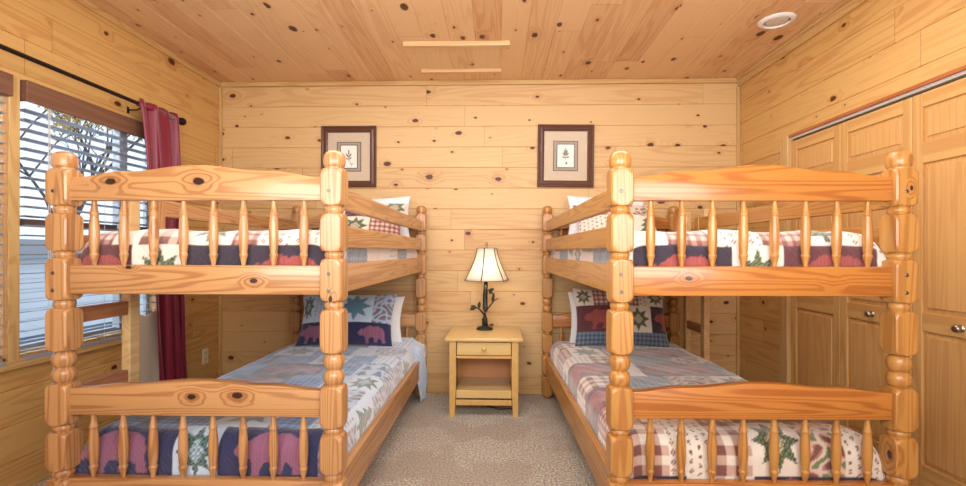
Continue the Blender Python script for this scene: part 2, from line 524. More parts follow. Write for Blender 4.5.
def blind(y0, y1, label, tassels):
    rt = empty('window_blind', (XL - .004, (y0 + y1) / 2, WZ0 - .02)); w = (y1 - y0) / 2
    tag(rt, label, 'blind', 'horizontal blinds on the left wall')
    top = WZ1 - WZ0 + .02
    v = MB().box(.030, .045, -w, w, top - .085, top + .015, .003).box(-.03, .03, -w, -w + .01, top - .085, top + .015).box(-.03, .03, w - .01, w, top - .085, top + .015)
    v.build('valance', M['valance'], rt)
    MB().box(-.02, .025, -w + .012, w - .012, top - .05, top - .002, .002).build('head_rail', M['win_frame'], rt)
    s = MB(); z = .05
    while z < top - .09:
        mt = Matrix.Translation((.0, 0, z)) @ Matrix.Rotation(R(-5), 4, 'Y')
        s.box(-.025, .025, -w + .012, w - .012, -.0014, .0014, 0, mat=mt)
        z += .046
    s.build('slats', M['slat'], rt)
    MB().box(-.025, .027, -w + .012, w - .012, .004, .022, .003).build('bottom_rail', M['slat'], rt)
    c = MB()
    for yy in (-w * .72, 0, w * .72):
        c.box(.0265, .028, yy - .001, yy + .001, .02, top - .05)
    c.build('ladder_cord', M['cord'], rt)
    for (yy, zb) in tassels:
        c = MB().tube([(.034, yy, top - .06), (.034, yy, zb)], .0014, 6).build('pull_cord', M['cord'], rt)
        MB().lathe([(.003, .0), (.007, -.004), (.006, -.02), (.009, -.026), (.009, -.034), (.002, -.036)], (.034, yy, zb), 12).build('tassel', M['tassel'], c, smooth=True)


blind(1.17, 2.07, 'grey slatted blind on the nearer window, cut by the left edge of the photo', [])
blind(2.13, 3.045, 'grey slatted blind with brown valance on the window beside the curtain', [(-.34, .46), (-.33, .41)])

# curtain rod and curtain ---------------------------------------------
RX = XL + .09; RZ = 2.03
rt = empty('curtain_rod', (RX, 2.0, RZ)); tag(rt, 'black metal curtain rod above the blinds on the left wall', 'curtain rod')
MB().tube([(0, -1.1, 0), (0, 1.10, 0)], .011, 14).build('rod', M['black_metal'], rt, angle=40)
fin = MB().lathe([(.011, 0), (.018, .004), (.012, .012), (.02, .02), (.026, .034), (.026, .05), (.018, .062), (.002, .066)], (0, 1.10, 0), 18, 'y')
fin.build('finial', M['black_metal'], rt, smooth=True)
for yy in (0.78, -.95):
    b = MB().tube([(-.088, yy, -.03), (-.03, yy, -.03), (0, yy, -.014)], .0045, 8); b.box(-.09, -.085, yy - .008, yy + .008, -.05, -.01, .002)
    b.build('bracket', M['black_metal'], rt)

M['curtain'] = NT('burgundy_satin')
t = M['curtain']
X = t.sep(t.obj()); fw = t.noise(t.vmul(t.obj(), (1, 60, 3)), 4, 2)
t.l.new(t.mix(fw, srgb(104, 10, 36), srgb(138, 20, 50)), t.b.inputs['Base Color'])
t.b.inputs['Roughness'].default_value = .42; t.b.inputs['Sheen Weight'].default_value = .25
M['curtain'] = t.m
M['lining'] = plain('curtain_lining', (226, 210, 186), .85, noise=.05)


def drape(name, y0t, y1t, y0b, y1b, zt, zb, amp, waves, mat, parent, x0, ph=0., th=.003):
    nu, nv = 110, 50
    vs = []; fs = []
    for j in range(nv + 1):
        v = j / nv; z = zt + (zb - zt) * v
        a = amp * (0.55 + .45 * min(1, v * 3)); s = v ** .8
        ya, yb = y0t + (y0b - y0t) * s, y1t + (y1b - y1t) * s
        for i in range(nu + 1):
            u = i / nu
            w = math.sin(u * waves * 2 * PI + ph + .5 * math.sin(v * 3)) + .35 * math.sin(u * waves * 3.3 * PI + 1 + v * 2)
            vs.append((x0 + a * w, ya + (yb - ya) * u + .006 * math.sin(w * 2 + v * 5), z + .008 * math.cos(u * waves * 2 * PI) * (1 - v)))
    n = nu + 1
    for j in range(nv):
        for i in range(nu):
            fs.append((j * n + i, j * n + i + 1, (j + 1) * n + i + 1, (j + 1) * n + i))
    o = MB().add(vs, fs).build(name, mat, parent, smooth=True)
    md = o.modifiers.new('thick', 'SOLIDIFY'); md.thickness = th
    return o


rt = empty('curtain', (RX, 2.918, 0)); tag(rt, 'burgundy curtain panel gathered at the far end of the black rod', 'curtain')
drape('panel', -.175, .165, .02, .27, 2.055, .03, .026, 3.4, M['curtain'], rt, 0.004)
MB().tube([(0, -.17, RZ), (0, .155, RZ)], .017, 12).build('rod_pocket', M['curtain'], rt, smooth=True)
drape('lining', -.13, .10, -.13, .13, .74, .03, .006, 1.2, M['lining'], rt, -.052, th=.002)

# ------------------------------------------------------------------ outside the windows
structure(MB().box(-40, XL - .4, -20, 40, -1.2, -.9).build('ground_outside', plain('pale_ground', (176, 176, 172), .9, noise=.3, nscale=3)))
M['siding'] = plain('pale_siding', (214, 220, 228), .7)
sh = empty('neighbouring_house', (-7.4, 6.4, -.9)); tag(sh, 'pale grey sided building seen through the blinds', 'building')
m = MB()
for k in range(12):
    m.prism([(-.12, k * .16), (.02, k * .16), (.0, k * .16 + .16), (-.12, k * .16 + .16)], -3.2, 4.2, 'xz')
m.build('siding_wall', M['siding'], sh)
MB().prism([(-2.6, 1.92), (.15, 1.92), (-1.2, 2.25)], -3.3, 4.3, 'xz').build('roof', plain('roof_shingle', (150, 150, 156), .9, noise=.3), sh)
MB().box(-2.4, -.1, -3.2, 4.2, 0, 1.9).build('wall', M['siding'], sh)
hd = empty('blue_tarpaulin_stack', (-5.0, 4.2, -.9)); tag(hd, 'dark blue covered stack low outside the window', 'tarpaulin')
MB().box(-.5, .5, -2.2, 2.6, 0, 1.05, .12, 3).build('cover', plain('blue_tarpaulin', (46, 66, 96), .6, noise=.5, nscale=5), hd)
MB().box(-.45, .45, -2.1, 2.5, 0.0, .1).build('pallet', M['valance'], hd)


def tree(x, y, h, seed, label):
    rnd = random.Random(seed)
    rt = empty('bare_tree', (x, y, -.9)); tag(rt, label, 'tree', 'trees outside the window')
    m = MB(); lv = MB()

    def br(p, d, L, r, dep):
        q = p; pts = [tuple(p)]; dd = Vector(d)
        n = 4
        for i in range(n):
            dd = (dd + Vector((rnd.uniform(-.22, .22), rnd.uniform(-.22, .22), rnd.uniform(-.05, .16)))).normalized()
            q = q + dd * (L / n); pts.append(tuple(q))
            if dep > 0 and i >= (2 if dep < 5 else 1):
                for _ in range(2):
                    nd = (dd + Vector((rnd.uniform(-1, 1), rnd.uniform(-1, 1), rnd.uniform(-.2, .7)))).normalized()
                    br(q, nd, L * rnd.uniform(.5, .72), r * .5, dep - 1)
            if dep <= 1 and rnd.random() < .5:
                s_ = .07; c = q + Vector((rnd.uniform(-.1, .1),) * 3)
                a = Vector((rnd.uniform(-1, 1), rnd.uniform(-1, 1), rnd.uniform(-1, 1))).normalized() * s_; b = a.orthogonal().normalized() * s_ * .6
                lv.add([c - a, c + b, c + a, c - b], [(0, 1, 2, 3)])
        m.tube(pts, [r * (1 - .5 * i / n) for i in range(n + 1)], 5)
    br(Vector((0, 0, 0)), (0, 0, 1), h * .5, h * .013, 5)
    m.build('trunk', M['bark'], rt); lv.build('leaves', M['yleaf'], rt)


M['bark'] = plain('grey_bark', (96, 84, 76), .9); M['yleaf'] = plain('autumn_leaf', (206, 170, 92), .8)
tree(-14.0, 7.0, 9.5, 3, 'bare branching tree with yellow leaves beyond the pale building, nearest the left window')
tree(-14.5, 14.5, 9.5, 5, 'bare tree with yellow leaves seen through the blinds beside the bedpost')
tree(-17.0, 27.0, 10.0, 8, 'distant bare tree seen through the far end of the blinds by the curtain')
tree(-22.0, 11.0, 11.0, 11, 'farther bare tree standing behind the gap between the nearer two')


# ------------------------------------------------------------------ bunk beds
HP = 0.0388


def post_profile():
    """(z, R) of the turned profile; the square stock is cut by it"""
    P = []
    def neck(z0, z1, r=.0295):
        n = 6
        for i in range(n + 1):
            q = i / n; P.append((z0 + (z1 - z0) * q, r + .0045 * math.sin(PI * q)))
    def block(z0, z1, fl=.036):
        n = 7
        for i in range(n + 1):
            q = i / n; P.append((z0 + fl * (1 - math.cos(q * PI / 2)), .0325 + (.0535 - .0325) * math.sin(q * PI / 2) ** .8))
        for i in range(1, 4): P.append((z0 + fl + (z1 - z0 - 2 * fl) * i / 4, .0535))
        for i in range(n, -1, -1):
            q = i / n; P.append((z1 - fl * (1 - math.cos(q * PI / 2)), .0325 + (.0535 - .0325) * math.sin(q * PI / 2) ** .8))
    def ball(z0, z1, r=.037, lo=.026):
        n = 10
        for i in range(n + 1):
            q = i / n; P.append((z0 + (z1 - z0) * q, lo + (r - lo) * math.sin(PI * q) ** .7))
    P.append((0, .022)); P.append((.012, .026)); P.append((.016, .03))
    block(.018, .172); neck(.173, .187); block(.188, .326); neck(.328, .356); block(.357, .493); neck(.495, .517); block(.518, .665)
    ball(.668, .719); ball(.721, .778); block(.781, .933); neck(.935, .961); block(.962, 1.112); neck(1.114, 1.136)
    block(1.137, 1.271); neck(1.273, 1.298); block(1.299, 1.430)
    P.append((1.432, .0325)); P.append((1.4355, .0325))
    for i in range(1, 11):
        q = i / 10 * PI / 2 * 1.0
    for z, r in ((1.4385, .0352), (1.445, .0375), (1.456, .0385), (1.468, .038), (1.479, .0355), (1.487, .030), (1.4925, .021), (1.4955, .010), (1.4965, .002)):
        P.append((z, r))
    return P


def post_mesh(cx, cy):
    P = post_profile(); n = 48; vs = []; fs = []
    for z, r in P:
        for k in range(n):
            a = 2 * PI * (k + .5) / n
            q = min(r, HP / max(abs(math.cos(a)), abs(math.sin(a))))
            vs.append((cx + q * math.cos(a), cy + q * math.sin(a), z))
    for i in range(len(P) - 1):
        for k in range(n):
            fs.append((i * n + k, i * n + (k + 1) % n, (i + 1) * n + (k + 1) % n, (i + 1) * n + k))
    fs.append(tuple(range(n - 1, -1, -1))); fs.append(tuple((len(P) - 1) * n + k for k in range(n)))
    return MB().add(vs, fs)


def spindle_mesh(cx, cy, z0, z1):
    L = z1 - z0
    prof = [(-.02, .009), (0, .0095), (.05, .0105), (.12, .0125), (.18, .0155), (.20, .0172), (.212, .0176), (.222, .0160), (.235, .0150), (.27, .0162), (.36, .0182), (.5, .0198), (.62, .0194), (.74, .0172),
            (.80, .0150), (.815, .0150), (.825, .0172), (.84, .0180), (.855, .0168), (.9, .0138), (.96, .0100), (1.0, .0085), (1.02, .0085)]
    return MB().lathe([(r * .82, z1 - q * L) for q, r in prof], (cx, cy, 0), 16)


def crest(z0, zend, zpk, x0, x1):
    pts = []; n = 40
    for i in range(n + 1):
        t_ = i / n; s_ = 1 - abs(2 * t_ - 1)
        f = lambda a, b: (lambda q: q * q * (3 - 2 * q))(min(1, max(0, (s_ - a) / (b - a))))
        h = .50 * f(.08, .42) + .50 * f(.5, .95)
        pts.append((x0 + (x1 - x0) * t_, zend + (zpk - zend) * h))
    return [(x0, z0)] + [(x1, z0)] + list(reversed(pts))


def bunk(loc, rz, inner, tone, seed, label, knots):
    """inner = +1 when the side towards the aisle is +x"""
    rt = empty('bunk_bed', (loc[0], loc[1], 0), rz); tag(rt, label, 'bunk bed', 'pine bunk beds')
    li, dk = tone
    mk = lambda nm, al, ac, sd, fx=(), **kw: pine(nm, li, dk, along=al, across=ac, seed=seed + sd, knots=.7, knot_size=.6, kthr=.8, coat=.18, rough=.34, lines=kw.pop('lines', 110), gs=9.0, contrast=.8, blotch=.3, fixed=fx, knot=(50, 28, 20), **kw)
    if tone is TR: li, dk = (184, 132, 68), (148, 88, 36)
    mp = mk('varnished_post', 'z', 'x', 0, knots.get('post', ()))
    my = mk('varnished_side_rail', 'y', 'z', 4)
    li, dk = tone
    mx1 = mk('varnished_top_board', 'x', 'z', 1, knots.get('top', ()))
    mx2 = mk('varnished_mid_board', 'x', 'z', 2, knots.get('mid', ()))
    mx3 = mk('varnished_low_board', 'x', 'z', 3, knots.get('low', ()))
    X, Y = .49, .99
    for sx in (-1, 1):
        for sy in (-1, 1):
            p = post_mesh(X * sx, Y * sy).build('post', mp, rt, angle=28)
            for bz in (1.349, 1.06, .999) if sy < 0 else ():
                MB().lathe([(.0065, 0), (.0065, -.002), (.005, -.003), (.0025, -.003), (.002, -.0012), (.0001, -.0012)], (X * sx - .006, -Y - HP + .0008, bz), 14, 'y').build('bolt', M['chrome'], p, angle=30)
    for sy in (-1, 1):
        for (z0, ze, zp, zr0, zr1, mt, mr, nmb) in ((1.318, 1.401, 1.443, .984, 1.088, mx1, mx2, 'upper'), (.553, .648, .678, .215, .328, mx3, mx3, 'lower')):
            yy = Y * sy
            MB().prism(crest(z0, ze, zp, -X + .02, X - .02), yy - .019, yy + .019, 'xz', .004).build('crest_board', mt, rt, angle=35)
            MB().box(-X + .02, X - .02, yy - .019, yy + .019, zr0, zr1, .005).build('end_rail', mr, rt, angle=40)
            for k in range(8):
                xx = -X + .98 * (k + 1) / 9
                spindle_mesh(xx, yy, zr1, z0).build('spindle', mp, rt, smooth=True)
    for sx in (-1, 1):
        xx = X * sx
        MB().box(xx - .017, xx + .017, -Y + .025, Y - .025, .985, 1.092, .005).build('side_rail', my, rt)
        MB().box(xx - .017, xx + .017, -Y + .025, Y - .025, .185, .327, .005).build('side_rail', my, rt)
        if sx == inner:
            ya, yb = -Y + .025, Y - .025
        elif inner > 0:
            ya, yb = -Y + .42, Y - .025
        else:
            ya, yb = -Y + .025, Y - .42
        MB().box(xx - .014, xx + .014, ya, yb, 1.295, 1.375, .005).build('guard_rail', my, rt)
        MB().box(xx - .014, xx + .014, ya, yb, 1.152, 1.235, .005).build('guard_rail', my, rt)
        if sx != inner:
            ye = ya + .03 if inner > 0 else yb - .03
            MB().box(xx - sx * .014 - .012 * (sx > 0), xx - sx * .014 + .012 * (sx < 0), ye - .03, ye + .03, 1.0, 1.375, .004).build('guard_upright', mp, rt)
    for z in (.195, .995):
        s = MB()
        for k in range(12):
            y = -.88 + k * .16; s.box(-.472, .472, y - .035, y + .035, z, z + .018)
        s.build('slats', my, rt)
    for z0, h in ((.214, .215), (1.014, .16)):
        m_ = MB().box(-.452, .452, -.945, .945, z0, z0 + h, .035, 3).build('mattress', M['mattress'], None, loc=(loc[0], loc[1], 0), rot=(0, 0, rz), angle=50)
        side = 'left' if inner > 0 else 'right'
        tag(m_, 'white mattress under the patchwork quilt on the %s %s bunk' % (side, 'lower' if z0 < .5 else 'upper'), 'mattress')
    return rt


TL = ((190, 142, 92), (142, 90, 48)); TR = ((182, 118, 54), (140, 70, 24))
LC = (-1.0695, 2.625, .0047); RC = (.909, 2.657, .0192)
bunk(LC[:2], LC[2], 1, TL, 21.0, 'varnished pine bunk bed on the left, beside the window and curtain',
     {'top': [(-.307, -1.01, 1.385, .012), (.012, -1.01, 1.386, .013)], 'mid': [(.21, -1.01, 1.034, .009), (-.24, -1.01, 1.08, .007)],
      'low': [(-.012, -1.01, .622, .010), (.153, -1.01, .628, .012)], 'post': [(.49, -1.03, .972, .007)]})
bunk(RC[:2], RC[2], -1, TR, 33.0, 'orange varnished pine bunk bed on the right, beside the closet doors',
     {'mid': [(-.254, -1.01, 1.046, .008)], 'post': [(.455, -1.0, .43, .011), (.5, -1.03, 1.36, .006)]})


# ladders ----------------------------------------------------------------
def ladder(x, y0, y1, label, seed):
    mz = pine('ladder_upright', (222, 186, 130), (196, 146, 90), along='z', seed=seed, knots=.5, kthr=.8)
    my = pine('ladder_rung', (176, 116, 76), (146, 88, 52), along='y', seed=seed + 1, knots=.5, kthr=.8)
    rt = empty('bunk_ladder', (x, (y0 + y1) / 2, 0)); tag(rt, label, 'ladder', 'bunk ladders')
    w = (y1 - y0) / 2
    for s_ in (-1, 1):
        MB().box(-.02, .02, s_ * w - .03, s_ * w + .03, 0, 1.44, .006).build('upright', mz, rt)
    for z in (.30, .59, .89, 1.17):
        MB().box(-.016, .016, -w + .03, w - .03, z - .03, z + .03, .006).build('rung', my, rt)


ladder(-1.617, 1.70, 2.015, 'wooden ladder against the window side of the left bunk', 41)
ladder(1.463, 3.29, 3.60, 'wooden ladder against the wall side of the right bunk, near the headboard', 44)


# ------------------------------------------------------------------ patchwork cloth
def lin(c): return np.array(srgb(*c)[:3])


PALS = {
    'red': dict(navy=(46, 34, 50), bear=(160, 74, 70), cream=(226, 214, 198), brown=(120, 72, 62), tan=(214, 190, 170), green=(110, 124, 82), green2=(46, 60, 48), blue=(112, 132, 150), blue2=(60, 70, 90), rust=(172, 118, 106), wine=(92, 44, 50)),
    'blue': dict(navy=(34, 38, 82), bear=(148, 92, 120), cream=(200, 220, 240), brown=(128, 104, 116), tan=(176, 196, 226), green=(106, 140, 120), green2=(40, 66, 92), blue=(92, 166, 220), blue2=(42, 82, 160), rust=(160, 136, 164), wine=(92, 62, 100)),  # same patchwork, bluer and lighter: window daylight sheen painted into the colours
}
BEAR = [(0.03, .50), (.08, .62), (.15, .70), (.22, .68), (.30, .76), (.42, .86), (.55, .80), (.72, .84), (.88, .74), (.96, .56), (.95, .34), (.99, .12), (.84, .10), (.82, .26), (.74, .34), (.68, .12), (.58, .12), (.60, .32), (.46, .34), (.40, .22), (.38, .08), (.27, .08), (.29, .26), (.26, .40), (.16, .40), (.08, .42)]
MOOSE = [(.05, .62), (.10, .70), (.18, .72), (.10, .92), (.2, .84), (.24, .95), (.3, .84), (.4, .92), (.36, .76), (.5, .74), (.8, .68), (.92, .6), (.9, .4), (.94, .06), (.86, .06), (.82, .34), (.74, .38), (.7, .06), (.62, .06), (.62, .38), (.44, .38), (.42, .06), (.34, .06), (.36, .4), (.3, .5), (.2, .56), (.08, .54)]
STAR = []
for k in range(16):
    r_ = .47 if k % 2 == 0 else .25
    a_ = PI / 8 * k
    STAR.append((.5 + r_ * math.cos(a_), .5 + r_ * math.sin(a_)))
TREE = [(.5, .95), (.72, .7), (.6, .7), (.82, .45), (.66, .45), (.92, .18), (.56, .18), (.56, .05), (.44, .05), (.44, .18), (.08, .18), (.34, .45), (.18, .45), (.4, .7), (.28, .7)]


def inpoly(p, x, y):
    c = np.zeros(x.shape, bool); n = len(p); j = n - 1
    for i in range(n):
        xi, yi = p[i]; xj, yj = p[j]
        with np.errstate(divide='ignore', invalid='ignore'):
            c ^= ((yi > y) != (yj > y)) & (x < (xj - xi) * (y - yi) / ((yj - yi) if yj != yi else 1e-9) + xi)
        j = i
    return c


def patch(kind, U, V, w, h, P):
    """colour of a patch, U,V metres inside it"""
    n = U.size; u = U / w; v = V / h
    C = {k_: lin(c_) for k_, c_ in P.items()}
    out = np.empty((n, 3))
    chk = lambda s_: ((np.floor(U / s_) + np.floor(V / s_)) % 2 == 0)
    if kind in ('bear', 'bearl', 'moose'):
        out[:] = C['navy'] if kind != 'bearl' else C['wine']
        pol = BEAR if kind != 'moose' else MOOSE
        a = min(w / 1.35, h); pu = (U - (w - a * 1.35) / 2) / (a * 1.35); pv = (V - (h - a) / 2) / a
        mk = inpoly(pol, pu, pv); st = (np.floor(U / .006) % 2 == 0)
        out[mk] = C['bear']; out[mk & st] = C['bear'] * .8
    elif kind == 'star':
        out[:] = C['cream']; mk = inpoly(STAR, u, v); q = chk(.009)
        out[mk] = C['green']; out[mk & q] = C['green2']
        m2 = mk & (np.abs(u - .5) + np.abs(v - .5) < .2); out[m2 & q] = C['tan']
    elif kind == 'starb':
        out[:] = C['cream']; mk = inpoly(STAR, u, v); q = chk(.007)
        out[mk] = C['blue'] * .7; out[mk & q] = C['green'] * .9
    elif kind == 'tree':
        out[:] = C['cream']; mk = inpoly(TREE, u, v); out[mk] = C['green']; out[mk & chk(.012)] = C['green2']
    elif kind == 'plaid':
        a = (np.floor(U / .018) % 2 == 0); b = (np.floor(V / .018) % 2 == 0)
        out[:] = C['tan']; out[a ^ b] = C['rust']; out[a & b] = C['brown']
    elif kind == 'big':
        a = (np.floor(U / .035) % 2 == 0); b = (np.floor(V / .035) % 2 == 0)
        out[:] = C['cream']; out[a ^ b] = C['rust'] * .5 + C['tan'] * .5; out[a & b] = C['brown']
    elif kind == 'plaidb':
        a = (np.floor(U / .016) % 2 == 0); b = (np.floor(V / .016) % 2 == 0)
        out[:] = C['blue']; out[a ^ b] = C['blue'] * .5 + C['blue2'] * .5; out[a & b] = C['blue2']
    elif kind == 'dots':
        out[:] = C['cream']; a = (U % .032) - .016; b = ((V + .016 * (np.floor(U / .032) % 2)) % .032) - .016
        r = np.abs(a) + np.abs(b) * .8
        out[(r < .0085)] = C['brown']; out[(r < .004)] = C['tan']
    elif kind == 'camo':
        g = np.sin(U * 70 + 2 * np.sin(V * 55)) + np.sin(V * 82 + 2 * np.sin(U * 43 + 1))
        out[:] = C['tan']; out[g > .5] = C['rust']; out[g > 1.2] = C['brown']; out[g < -1.1] = C['green']
    elif kind == 'cream':
        out[:] = C['cream']
    elif kind == 'wine':
        out[:] = C['wine']
    elif kind == 'navy':
        out[:] = C['navy']
    elif kind == 'tan':
        out[:] = C['tan']; out[chk(.012)] = C['cream']
    elif kind == 'pines':
        out[:] = C['tan'] * .6 + C['cream'] * .4
        uu = (U % .09) / .09; vv = (V % .11) / .11; mk = inpoly(TREE, uu, vv); out[mk] = C['blue2'] * .6 + C['green'] * .4
    return out


def mosaic(U, V, rows, P):
    """rows: [(height, shift, [(kind, width), ...])], repeating"""
    U = U.ravel(); V = V.ravel(); out = np.tile(lin(P['cream']), (U.size, 1))
    H = sum(r[0] for r in rows); Vm = V % H; acc = 0
    for (h, sft, cells) in rows:
        Wd = sum(c[1] for c in cells); Um = (U - sft) % Wd; a = 0
        for kind, w in cells:
            mk = (Vm >= acc) & (Vm < acc + h) & (Um >= a) & (Um < a + w)
            if mk.any(): out[mk] = patch(kind, Um[mk] - a, Vm[mk] - acc, w, h, P)
            a += w
        acc += h
    return out


def set_col(me, cols):
    at_ = me.color_attributes.new('Col', 'FLOAT_COLOR', 'POINT')
    full = np.ones((len(me.vertices), 4), np.float32); full[:, :3] = cols
    at_.data.foreach_set('color', full.ravel())


def grid_mesh(name, XYZ, nu, nv):
    """XYZ array (nv+1, nu+1, 3)"""
    me = bpy.data.meshes.new(name)
    idx = np.arange((nu + 1) * (nv + 1)).reshape(nv + 1, nu + 1)
    f = np.stack([idx[:-1, :-1], idx[:-1, 1:], idx[1:, 1:], idx[1:, :-1]], -1).reshape(-1, 4)
    me.from_pydata(XYZ.reshape(-1, 3).tolist(), [], f.tolist()); me.update()
    return me


def snoise(x, y, s):
    return (np.sin(x * 9.1 + s) * np.cos(y * 7.3 + 2 * s) + .6 * np.sin(x * 17 + y * 11 + s * 3) + .4 * np.cos(y * 23 - x * 13 + s) + .3 * np.sin(x * 41 + y * 37 + s * 5)) / 2.3


def wrap(s, half, r, drop):
    """arc length s from the centre -> (position, fall)"""
    a = np.abs(s); flat = half - r; L = r * PI / 2
    ang = np.clip((a - flat) / r, 0, PI / 2)
    pos = np.where(a < flat, a, flat + r * np.sin(ang))
    fall = np.where(a < flat, 0, r * (1 - np.cos(ang))) + np.clip(a - flat - L, 0, None)
    return np.sign(s) * pos, fall


def quilt(loc, rz, ztop, dropx, dropy0, dropy1, rows, pal, seed, label, step=.006, hx=.468, hy=.966, r=.07, corner=None, puff=.006, sag=0.0, voff=0.0):
    ux = hx - r + r * PI / 2
    uy = hy - r + r * PI / 2
    u = np.arange(-ux - dropx, ux + dropx + step, step); v = np.arange(-uy - dropy0, uy + dropy1 + step, step)
    U, V = np.meshgrid(u, v)
    px, fx = wrap(U, hx, r, dropx); py, fy = wrap(V, hy, r, dropy0)
    fall = np.maximum(fx, fy) + np.minimum(np.minimum(fx, fy), .03)
    top = np.exp(-fall * 12)
    z = ztop - fall + snoise(U * 1.3, V * 1.3, seed) * puff * top
    z += .012 * np.exp(-((V + hy - .12) / .12) ** 2) * top - sag * (1 - (V / hy) ** 2) * top
    bulge = (1 - top) * snoise(U * 2 + V * 2, V * 1.7 + U, seed + 1) * .003
    px = px + np.sign(U) * bulge * (fx > 0); py = py + np.sign(V) * bulge * (fy > 0)
    if corner:
        sg, y0 = corner  # the quilt hangs over the side rail at the head end
        k = np.clip((V - y0) / .10, 0, 1); k = k * k * (3 - 2 * k) * (U * sg > 0)
        a = np.abs(U); over = np.clip(a - (hx - r), 0, None)
        px2 = sg * np.where(over > 0, hx - r + np.minimum(over, .115 + r * .15) + .0 * over, a)
        fl2 = np.clip(over - .125, 0, None) * 1.0
        fl2 = fl2 * 4.6 + .9 * np.clip(over - .02, 0, .1) ** 1.3
        wv = .010 * np.sin(V * 42) * np.clip(fl2 * 4, 0, 1)
        px = np.where(k > 0, px * (1 - k) + (px2 + sg * wv) * k, px)
        z = np.where(k > 0, z * (1 - k) + (np.maximum(ztop - fl2, .012)) * k, z)
    XYZ = np.stack([px, py, z], -1)
    me = grid_mesh('quilt', XYZ, len(u) - 1, len(v) - 1)
    set_col(me, mosaic(U + 5.0, V - v[0] + voff, rows, PALS[pal]))
    o = link('quilt', me, M['quilt'], None, True, (loc[0], loc[1], 0), (0, 0, rz))
    md = o.modifiers.new('thick', 'SOLIDIFY'); md.thickness = .008; md.offset = -1
    return tag(o, label, 'quilt', 'patchwork quilts')


# U+5.0 in the mosaic: shift of a row = where its first cell starts
def s0(cells, start):
    return (start + 5.0) % sum(c[1] for c in cells)


rA = [('bear', .45), ('star', .165), ('bear', .37), ('plaid', .14)]
rB = [('plaidb', .30), ('navy', .04), ('plaidb', .24), ('starb', .22), ('plaidb', .16), ('dots', .14), ('camo', .14)]
rC = [('plaidb', .26), ('bear', .34), ('plaidb', .20), ('tan', .12), ('star', .18), ('camo', .14)]
rD = [('navy', .22), ('starb', .24), ('plaidb', .26), ('tan', .14), ('camo', .20), ('tree', .18)]
rE = [('plaidb', .34), ('bear', .36), ('plaidb', .20), ('pines', .16), ('camo', .18)]
rF = [('plaidb', .32), ('bear', .4), ('cream', .06), ('dots', .22), ('tan', .4)]
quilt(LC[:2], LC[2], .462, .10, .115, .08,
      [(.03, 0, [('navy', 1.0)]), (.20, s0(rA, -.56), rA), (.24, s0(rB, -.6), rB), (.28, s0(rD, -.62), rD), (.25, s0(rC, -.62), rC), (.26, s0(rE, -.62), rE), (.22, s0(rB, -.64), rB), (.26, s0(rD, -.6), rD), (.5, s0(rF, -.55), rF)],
      'blue', 1.0, 'patchwork quilt with bear blocks, blue daylight painted in, spread on the left lower bunk', corner=(1, .74), step=.0055)
qA = [('big', .14), ('big', .13), ('dots', .17), ('big', .13), ('star', .19), ('camo', .14), ('dots', .14), ('plaid', .1)]
qAA = [('cream', .1), ('bear', .26), ('cream', .1), ('big', .14), ('moose', .3), ('navy', .24)]
qB = [('plaid', .2), ('starb', .22), ('plaid', .14), ('bearl', .42), ('dots', .14)]
qC = [('bearl', .40), ('plaidb', .16), ('plaid', .16), ('star', .22), ('tan', .18)]
qD = [('big', .22), ('plaidb', .28), ('camo', .24), ('starb', .22), ('dots', .18)]
qE = [('bearl', .44), ('cream', .1), ('bearl', .44), ('plaidb', .2)]
quilt(RC[:2], RC[2], .462, .10, .115, .08,
      [(.06, s0(qAA, -.6), qAA), (.24, s0(qA, -.575), qA), (.24, s0(qB, -.55), qB), (.26, s0(qC, -.6), qC), (.22, s0(qD, -.5), qD), (.30, s0(qE, -.62), qE), (.16, s0(qD, -.3), qD), (.26, s0(qB, -.6), qB), (.16, s0(qD, -.45), qD), (.36, s0(qE, -.58), qE), (.3, s0(qD, -.5), qD), (.3, s0(qB, -.6), qB)],
      'red', 2.3, 'cream and rust patchwork quilt spread on the right lower bunk', step=.0055)
uA = [('bearl', .3), ('star', .2), ('navy', .18), ('bear', .36), ('cream', .12)]
uB = [('dots', .14), ('plaid', .12), ('cream', .1), ('big', .16), ('star', .18), ('plaid', .1), ('dots', .22)]
quilt(LC[:2], LC[2], 1.205, .05, .05, .05, [(.22, s0(uA, -.56), uA), (.20, s0(uB, -.6), uB), (.3, s0(qE, -.5), qE), (.26, s0(qC, -.5), qC)],
      'red', 4.1, 'patchwork quilt tucked in on the left upper bunk', step=.0065, puff=.008, voff=.145)
uC = [('star', .16), ('bear', .36), ('star', .18), ('bearl', .34)]
uD = [('tree', .12), ('cream', .12), ('plaid', .16), ('dots', .18), ('plaid', .16), ('tree', .16), ('dots', .12)]
quilt(RC[:2], RC[2], 1.205, .05, .05, .05, [(.22, s0(uC, -.6), uC), (.2, s0(uD, -.55), uD), (.3, s0(qE, -.5), qE), (.26, s0(qC, -.5), qC)],
      'red', 5.2, 'patchwork quilt tucked in on the right upper bunk', step=.0065, puff=.010, voff=.145)


def cushion(w, h, th, n=60):
    """closed puffed pillow, u across x, v up z, thickness on y"""
    g = np.linspace(-1, 1, n + 1); U, V = np.meshgrid(g, g)
    e = np.clip((1 - np.abs(U) ** 2.2), 0, 1) ** .6 * np.clip((1 - np.abs(V) ** 2.2), 0, 1) ** .6
    sx = 1 - .07 * (1 - V ** 2) * np.abs(U) ** 3; sz = 1 - .06 * (1 - U ** 2) * np.abs(V) ** 3
    # ears: corners reach further than the middles
    x = U * w / 2 * (sx * (1 - .03) + .0); z = V * h / 2 * sz
    y = -th / 2 * e + snoise(U * 1.2, V * 1.2, w * 10) * .006 * e
    return U, V, x, y, z


